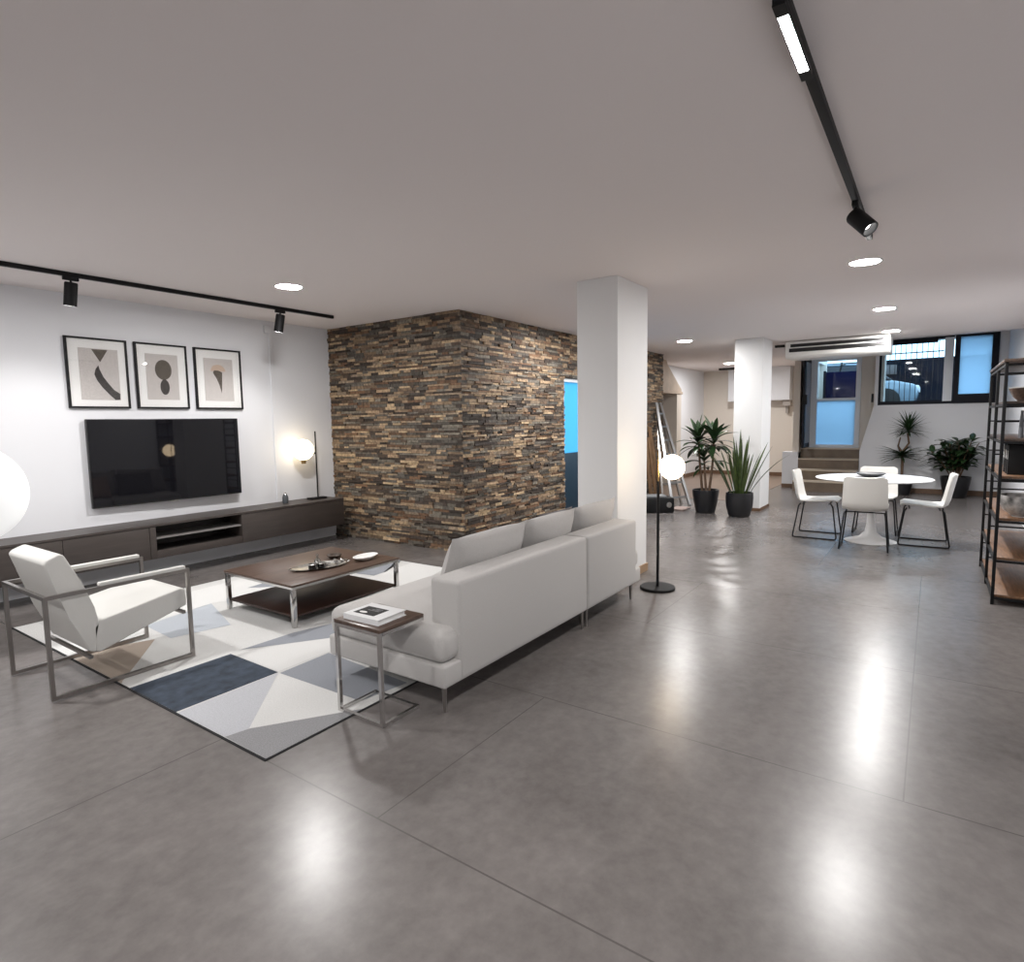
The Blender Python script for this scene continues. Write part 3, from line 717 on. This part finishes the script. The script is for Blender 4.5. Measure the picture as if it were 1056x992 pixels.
# ------------------------------------------------------------------ side table and book
sd = thing('side_table', 'small C-shaped side table with dark wood top and chrome frame beside the sofa end', 'side table', (1.955,2.165,0))
sw, sl, sh = .31, .34, .50
MB().box(0,0,sh-.018,sw,sl,sh,bev=.002).build('tabletop', M['walnut'], sd)
f2 = MB(); R = .0095
f2.tube([(R,R+.002,R),(R,sl-R-.002,R),(sw-.06,sl-R-.002,R),(sw-.06,R+.002,R)], R, sq=True, closed=True)
f2.tube([(R,R+.002,2*R),(R,R+.002,sh-.018)], R, sq=True); f2.tube([(R,sl-R-.002,2*R),(R,sl-R-.002,sh-.018)], R, sq=True)
f2.box(0,.022,sh-.036,.016,sl-.022,sh-.018).box(.02,.0,sh-.036,sw,.018,sh-.018).box(.02,sl-.018,sh-.036,sw,sl,sh-.018)
f2.build('frame', M['chrome'], sd, smooth=20)
bk = thing('book', 'thick white book with a black cover panel lying on the side table', 'book', (2.09,2.345,sh), math.radians(2))
MB().box(-.095,-.118,.003,.098,.118,.026).build('pages', M['bookpaper'], bk, smooth=0)
MB().box(-.10,-.125,0,.102,.125,.003).box(-.10,-.125,.026,.102,.125,.029).box(-.10,-.125,.003,-.097,.125,.026).build('cover', mat('white_cover', (.8,.81,.82,1), .35), bk, smooth=0)
lb = MB().box(-.062,-.055,.029,.050,.092,.0296).build('cover_panel', M['black'], bk, smooth=0)
MB().lathe([(.001,.0),(.022,.0)],24,cap=False).xf(Matrix.Translation((-.035,.045,.0299))@Matrix.Diagonal((.55,1.2,1,1))).build('emblem', M['bookpaper'], lb, smooth=0)
mk = MB()
for i in range(3): mk.box(.0+.014*i,-.03,.0296,.006+.014*i,.05-.015*i,.0299)
mk.build('title_lines', mat('grey_print', (.2,.2,.21,1), .6), lb, smooth=0)

# ------------------------------------------------------------------ floor lamp
fl = thing('floor_lamp', 'black floor lamp with a round base and lit white globe beside the near column', 'lamp', (5.03,1.955,0))
MB().lathe([(.0,0),(.15,0),(.153,.006),(.153,.018),(.147,.024),(.0,.024)],44,cap=False).build('base', M['black'], fl)
MB().tube([(0,0,.02),(0,0,.96)],.0125,14).build('pole', M['black'], fl)
MB().tube([(0,0,.96),(0,0,1.22)],.006,10).build('rod', M['gold'], fl)
MB().tube([(0,0,1.085),(.0,-.02,1.085)],.007,8).build('arm', M['black'], fl)
MB().ball((.02,-.115,1.085),.108,36).build('globe', M['globe'], fl)

# ------------------------------------------------------------------ dining set
dt = thing('dining_table', 'round white pedestal dining table near the end window', 'dining table', (8.30,.57,0))
MB().lathe([(.0,.735),(.40,.735),(.56,.748),(.605,.757),(.61,.762),(.605,.766),(.0,.766)],72,cap=False).build('tabletop', M['tabletop'], dt)
MB().lathe([(.0,0),(.27,0),(.275,.008),(.22,.025),(.12,.06),(.065,.12),(.045,.22),(.04,.42),(.05,.58),(.09,.69),(.16,.735),(.0,.735)],48,cap=False).build('pedestal', M['tabletop'], dt)
bw = thing('fruit_bowl', 'shallow dark grey bowl in the middle of the white dining table', 'bowl', (8.42,.60,.766))
MB().lathe([(.0,0),(.07,0),(.13,.022),(.165,.045),(.158,.047),(.12,.03),(.0,.012)],40,cap=False).build('bowl', mat('grey_stoneware', (.05,.055,.06,1), .5), bw)
MB().lathe([(.06,0),(.07,.004),(.07,.0)],24,cap=False).build('foot_ring', M['black'], bw)
def dining_chair(label):
    """faces local +X; origin on the floor under the seat centre"""
    t = thing('dining_chair', label, 'chair', (0,0,0), 0, 'white dining chairs round the pedestal table')
    # shell: seat and backrest in one bent sheet
    prof = [(.235,.455),(.20,.468),(.08,.458),(-.08,.446),(-.17,.45),(-.215,.48),(-.235,.54),(-.25,.62),(-.27,.72),(-.285,.80),(-.29,.825)]
    mb = MB(); n = 10; rows = []
    P = [Vector((p[0],0,p[1])) for p in prof]; L_ = len(P)
    for k in range(L_):
        tn = (P[min(L_-1,k+1)]-P[max(0,k-1)]).normalized(); nr = Vector((tn.z,0,-tn.x)) # towards underside/back
        if nr.z > 0 and k < 5: nr = -nr
        if k >= 5 and nr.x > 0: nr = -nr
        w = .225 if k < 6 else .222-.004*(k-6)
        if k == L_-1: w = .17
        if k == 0: w = .19
        top, bot = [], []
        for j in range(n+1):
            u = -1+2*j/n; curve = (.022 if k < 5 else .045)*u*u*(1 if 0 < k < L_-1 else .7)
            q = P[k]+Vector((0,u*w,0))-nr*curve
            th = .013*(1-.55*abs(u)**4)
            top.append(mb.bm.verts.new(q-nr*th)); bot.append(mb.bm.verts.new(q+nr*th))
        rows.append((top,bot))
    for (a,b_),(c_,d_) in zip(rows,rows[1:]):
        for j in range(n):
            mb.bm.faces.new((a[j],a[j+1],c_[j+1],c_[j])); mb.bm.faces.new((b_[j],d_[j],d_[j+1],b_[j+1]))
        mb.bm.faces.new((a[0],c_[0],d_[0],b_[0])); mb.bm.faces.new((a[n],b_[n],d_[n],c_[n]))
    for a,b_ in (rows[0],rows[-1]):
        for j in range(n): mb.bm.faces.new((a[j],a[j+1],b_[j+1],b_[j]))
    mb.build('shell', M['plastic'], t, smooth=60)
    for s in (-1,1):
        MB().tube([(.17,s*.19,.438),(.195,s*.20,.40),(.245,s*.235,.03),(.235,s*.237,.011),(.21,s*.237,.009),(-.21,s*.237,.009),(-.235,s*.237,.011),(-.24,s*.235,.03),(-.185,s*.20,.40),(-.16,s*.19,.43)],.0085,8).build('sled_leg', M['black'], t)
    MB().tube([(.15,-.19,.432),(.15,.19,.432)],.007,8).tube([(-.14,-.19,.425),(-.14,.19,.425)],.007,8).build('seat_rail', M['black'], t)
    return t
c0 = dining_chair('white dining chair with its back to the viewer, nearest of the four')
c0.location = (7.87,.60,0); c0.rotation_euler = (0,0,math.radians(2))
dup(c0,(8.37,1.16,0),math.radians(-90),'white dining chair on the left side of the round table, seen from the side')
dup(c0,(8.45,.05,0),math.radians(92),'white dining chair on the right side of the round table, seen from the side')
dup(c0,(9.02,.57,0),math.radians(180),'white dining chair behind the round table, facing the viewer')

# ------------------------------------------------------------------ plants
def pot(t, r, h, style=0):
    if style == 0: prof = [(.0,0),(r*.66,0),(r*.72,.01),(r*.90,h*.5),(r,h*.88),(r,h),(r*.93,h),(r*.9,h-.05),(.0,h-.05)]
    else: prof = [(.0,0),(r*.72,0),(r*.80,.03),(r*.97,h*.45),(r,h*.8),(r*.97,h),(r*.9,h),(r*.9,h-.04),(.0,h-.04)]
    MB().lathe(prof,40,cap=False).build('pot', M['pot'], t)
    MB().lathe([(.0,h-.045),(r*.89,h-.04)],32,cap=False).build('soil', M['soil'], t)
rg = random.Random(11)
pa = thing('potted_dracaena', 'potted broad-leaved plant on two bare stems, black pot, left of the far column', 'plant', (9.62,2.95,0))
pot(pa,.205,.37,0)
tips = [((.02,.06,.33),(.0,.10,.80),(.02,.13,1.18)), ((-.02,-.06,.33),(.0,-.10,.75),(.0,-.12,1.20)), ((.03,.0,.33),(.05,.03,.6),(.06,.05,.86))]
for a in tips: MB().tube(a,[.022,.018,.014],10).build('stem', M['stem'], pa)
fo = MB()
for (a,b_,c_), n, L0 in ((tips[0],34,.40),(tips[1],34,.38),(tips[2],12,.30)):
    for i in range(n):
        f = i/n; az = i*2.399; el = math.radians(rg.uniform(-25,20)+72*f)
        base = Vector(c_)+Vector((0,0,-.16+.18*f))
        fo.leaf(base,(math.cos(az)*math.cos(el),math.sin(az)*math.cos(el),math.sin(el)),L0*rg.uniform(.75,1.1),.088,droop=1.2-.7*f,fold=.12,peak=.5,tip=.8)
for i in range(7):
    az = 1.57+rg.uniform(-.8,.8)+(0 if i < 4 else PI); fo.leaf((0,.09 if i < 4 else -.09,.80),(math.cos(az)*.9,math.sin(az)*.9,.3),.36,.085,droop=1.3,fold=.15)
fo.build('foliage', M['leaf'], pa, smooth=60)
pb = thing('potted_snake_plant', 'tall potted plant of upright sword leaves, black pot, in front of the far column', 'plant', (9.47,2.39,0))
pot(pb,.20,.37,1)
fo = MB()
for i in range(20):
    az = i*2.399+rg.uniform(-.3,.3); out = (i/20)**.7; r0 = .13*out
    tl_ = .06+.46*out**1.4; L0 = rg.uniform(.72,1.06)*(1.05-.2*out)
    fo.leaf((r0*math.cos(az),r0*math.sin(az),.31),(math.cos(az)*tl_,math.sin(az)*tl_,1),L0,rg.uniform(.04,.055),droop=.12+.35*out*rg.random(),seg=8,fold=.22,base_w=.55,peak=.55,tip=.8)
fo.leaf((.03,-.12,.31),(.1,-.55,1),.86,.05,droop=.75,seg=9,base_w=.5); fo.leaf((-.02,.12,.31),(-.1,.42,1),.95,.055,droop=.4,seg=9,base_w=.5)
fo.build('foliage', M['leafB'], pb, smooth=60)
pc = thing('potted_dragon_tree', 'potted dragon tree with forked stem and spiky crown under the end window', 'plant', (13.55,.46,0))
pot(pc,.19,.36,0)
MB().tube([(0,0,.3),(.0,.0,.62),(.0,.01,.80),(.0,-.09,.98),(.0,-.06,1.16)],[.024,.022,.02,.016,.014],10).tube([(.0,.01,.80),(.0,.08,.92),(.0,.05,1.08)],[.017,.015,.012],10).build('stem', M['stem'], pc)
fo = MB()
for cpt, n, L0, w in (((0,-.07,1.18),70,.38,.034),((0,.05,1.09),8,.2,.02),((0,.02,.70),50,.46,.042)):
    for i in range(n):
        f = i/n; az = i*2.399; el = math.radians((-15 if n != 50 else -5)+(95 if n != 50 else 40)*f)
        fo.leaf(Vector(cpt)+Vector((0,0,.06*f)),(math.cos(az)*math.cos(el),math.sin(az)*math.cos(el),math.sin(el)),L0*rg.uniform(.75,1.1),w,droop=.45,seg=6,fold=.2,base_w=.6,peak=.3)
fo.clamp_x(XW-.03-13.55); fo.build('foliage', M['leaf'], pc, smooth=60)
pd = thing('potted_rubber_bush', 'wide bushy potted plant with dense dark leaves, black pot, behind the right dining chair', 'plant', (13.5,-.36,0))
pot(pd,.23,.38,0)
sm = MB(); fo = MB()
for i in range(15):
    az = i*2.399; sp = .05+.34*(i/15)
    tip_ = Vector((math.cos(az)*sp, math.sin(az)*sp*1.25, .86+.26*rg.random()-.7*sp*sp))
    sm.tube([(math.cos(az)*.05,math.sin(az)*.05,.33),tuple(tip_*.6+Vector((0,0,.15))),tuple(tip_)],[.012,.009,.006],6)
    for j in range(17):
        f = .35+.65*j/16; a2 = j*2.399+i; p = Vector((math.cos(az)*.05,math.sin(az)*.05,.33)).lerp(tip_, f)
        el = math.radians(rg.uniform(-15,45))
        fo.leaf(p,(math.cos(a2)*math.cos(el)+.3*math.cos(az),math.sin(a2)*math.cos(el)+.3*math.sin(az),math.sin(el)),rg.uniform(.18,.28),.095,droop=.6,seg=5,fold=.12)
for i in range(6): fo.leaf((0,.1,.55+.03*i),(rg.uniform(-.3,.3),1,.2),.5,.07,droop=.9,seg=6,fold=.12)
sm.build('stem', M['stem'], pd); fo.clamp_x(XW-.03-13.5); fo.build('foliage', M['leaf'], pd, smooth=60)

# ------------------------------------------------------------------ ladder and things behind the near column
ld = thing('step_ladder', 'folded aluminium ladder leaning on the stone wall right of the near column', 'ladder', (0,0,0))
def between(a, b_, t): return tuple(Vector(a).lerp(Vector(b_), t))
L1, L2 = ((9.98,3.62,.0),(10.94,4.30,1.80)), ((10.28,3.42,.0),(11.12,4.30,1.80))
for a in (L1, L2): MB().tube(a,.022,sq=True).build('rail', M['alu'], ld, smooth=0)
for i in range(7):
    t = .08+.135*i; MB().tube([between(*L1,t),between(*L2,t)],.016,sq=True).build('rung', M['alu'], ld, smooth=0)
L3, L4 = ((10.16,3.86,.0),(10.98,4.31,1.72)), ((10.42,3.62,.0),(11.15,4.31,1.70))
for a in (L3, L4): MB().tube(a,.016,sq=True).build('rear_rail', M['steel'], ld, smooth=0)
for i in range(3): MB().tube([between(*L3,.2+.25*i),between(*L4,.2+.25*i)],.012,sq=True).build('brace', M['steel'], ld, smooth=0)
for i, (x, tp) in enumerate(((10.35,1.30),(10.55,1.18),(10.72,1.38))):
    o = MB().box(-.06,-.012,0,.06,.012,tp).xf(rotm('X',-7-1.5*i)).build('timber_plank', M['plank'], None, (x,4.14-.015*i,.0), smooth=0)
    tag(o, ('brown timber plank leaning on stone wall, nearest the column','shortest brown timber plank leaning on the stone wall behind the ladder','tallest brown timber plank leaning on the stone wall behind the ladder')[i], 'plank', 'timber planks leaning on the stone wall')
bg_ = thing('tool_case', 'black case with a silver round badge on the floor behind the floor lamp', 'case', (9.33,3.62,0), math.radians(-55))
MB().box(-.30,-.16,0,.22,.16,.245,bev=.03).build('body', M['black'], bg_)
MB().box(-.30,-.13,.245,.10,.13,.275,bev=.01).build('lid', mat('grey_lid', (.2,.21,.22,1), .5), bg_)
MB().lathe([(.0,0),(.045,0),(.04,.012),(.0,.014)],20,cap=False).xf(rotm('X',90)).xf(Matrix.Translation((.13,-.16,.13))).build('badge', M['silver'], bg_)
tag(MB().box(-.18,-.12,0,.18,.12,.02,bev=.004).build('floor_board', mat('pinkish_board', (.42,.32,.29,1), .7), None, (9.78,3.42,0)), 'small pinkish board on the floor under the ladder foot', 'board')

# ------------------------------------------------------------------ air conditioner and ceiling vent
ac = thing('air_conditioner', 'white ceiling-hung air conditioner with two dark slots before the stair door', 'air conditioner', (10.95,.60,0))
MB().prism([(0,2.735),(0,2.50),(.05,2.455),(.70,2.47),(.70,2.735)], 'y', 0, 1.48, bev=.012).build('body', M['acwhite'], ac)
MB().box(-.006,.08,2.640,.02,1.40,2.69).build('air_slot', M['dark'], ac, smooth=0)
MB().box(-.006,.06,2.560,.02,1.42,2.622).build('air_slot', M['dark'], ac, smooth=0)
tag(MB().box(15.6,3.9,H-.05,15.75,4.5,H).build('ceiling_vent', M['dark']), 'dark slim vent strip at the ceiling left of the far column', 'vent')
tag(MB().box(10.98,2.10,2.66,11.05,2.25,2.70,bev=.006).build('dark_stub', M['dark']), 'short dark bar at the left end of the air conditioner', 'pipe')  # small dark block at the left end of the unit

# ------------------------------------------------------------------ bookshelf on the right
bs = thing('bookshelf', 'tall black metal shelving rack with warm wood boards at the right edge', 'shelf', (5.965,-.425,0))
BL, BD = 1.48, .52; lv = [.062,.36,.672,1.0,1.288,1.575,1.88]
for x in (.011,.72,BL-.011):
    for y in (-.011,-BD+.011): MB().box(x-.011,y-.011,0,x+.011,y+.011,1.89,bev=.0015).build('post', M['black'], bs)
for i, z in enumerate(lv):
    rr = MB(); rr.box(.022,-.020,z-.02,BL-.022,-.004,z-.002).box(.022,-BD+.004,z-.02,BL-.022,-BD+.020,z-.002).box(.002,-BD+.022,z-.02,.020,-.022,z-.002).box(BL-.020,-BD+.022,z-.02,BL-.002,-.022,z-.002)
    if i == 6: rr.box(.004,-BD+.022,z-.09,.018,-.022,z-.07)
    rr.build('shelf_rail', M['black'], bs, smooth=0)
    MB().box(.024,-BD+.022,z-.002,BL-.024,-.022,z+.018,bev=.002).build('shelf_board', M['oak'] if i < 4 else M['walnut'], bs) if i < 6 else MB().box(-.006,-BD-.004,z+.008,BL+.006,.006,z+.032,bev=.002).build('shelf_board', M['walnut'], bs)
for x in (.011,.72,BL-.011):
    for z in (.24,.52,.85,1.15,1.43): 
        if x > .5: MB().box(x-.006,-BD+.022,z-.006,x+.006,-.022,z+.006).build('rung', M['black'], bs, smooth=0)
def on_shelf(i): return lv[i]+.018
bx = thing('decor_bowl', 'brown wooden bowl with white rim on the second shelf from the top', 'bowl', (6.13,-.565,on_shelf(5)))
MB().lathe([(.0,0),(.04,0),(.075,.04),(.10,.10),(.094,.10),(.065,.045),(.0,.015)],28,cap=False).build('bowl', M['walnut'], bx)
MB().lathe([(.10,.10),(.103,.106),(.093,.106),(.094,.10)],28,cap=False).build('rim', M['ceramic'], bx)
vz = thing('slim_vase', 'slim dark grey bottle vase on the third shelf from the top', 'vase', (6.2,-.565,on_shelf(4)))
MB().lathe([(.0,0),(.016,0),(.017,.05),(.014,.14),(.009,.19),(.010,.215),(.007,.215),(.0,.19)],20,cap=False).build('vessel', mat('slate_glaze', (.12,.125,.14,1), .4), vz)
for k, (x, w, label) in enumerate(((6.16,.05,'left black box file on the middle shelf'),(6.30,.07,'middle black box file on the middle shelf'),(6.46,.08,'right black box file on the middle shelf'))):
    b_ = thing('box_file', label, 'box file', (x,-.60,on_shelf(3)), 0, 'black box files on the middle shelf')
    MB().box(-w/2,-.11,0,w/2,.11,.235,bev=.004).build('case', M['black'], b_)
    MB().box(-w*.25,.11,.12,w*.25,.1115,.19).build('spine_label', M['bookpaper'], b_, smooth=0)
mb_ = thing('marbled_bowl', 'large grey and white marbled bowl on the third shelf from the floor', 'bowl', (6.15,-.60,on_shelf(2)))
MB().lathe([(.0,0),(.06,0),(.12,.05),(.155,.12),(.16,.17),(.15,.17),(.14,.12),(.0,.03)],32,cap=False).build('bowl', M['marbled'], mb_)
MB().lathe([(.055,.0),(.066,.0),(.066,.012)],24,cap=True).build('foot_ring', M['ceramic'], mb_)
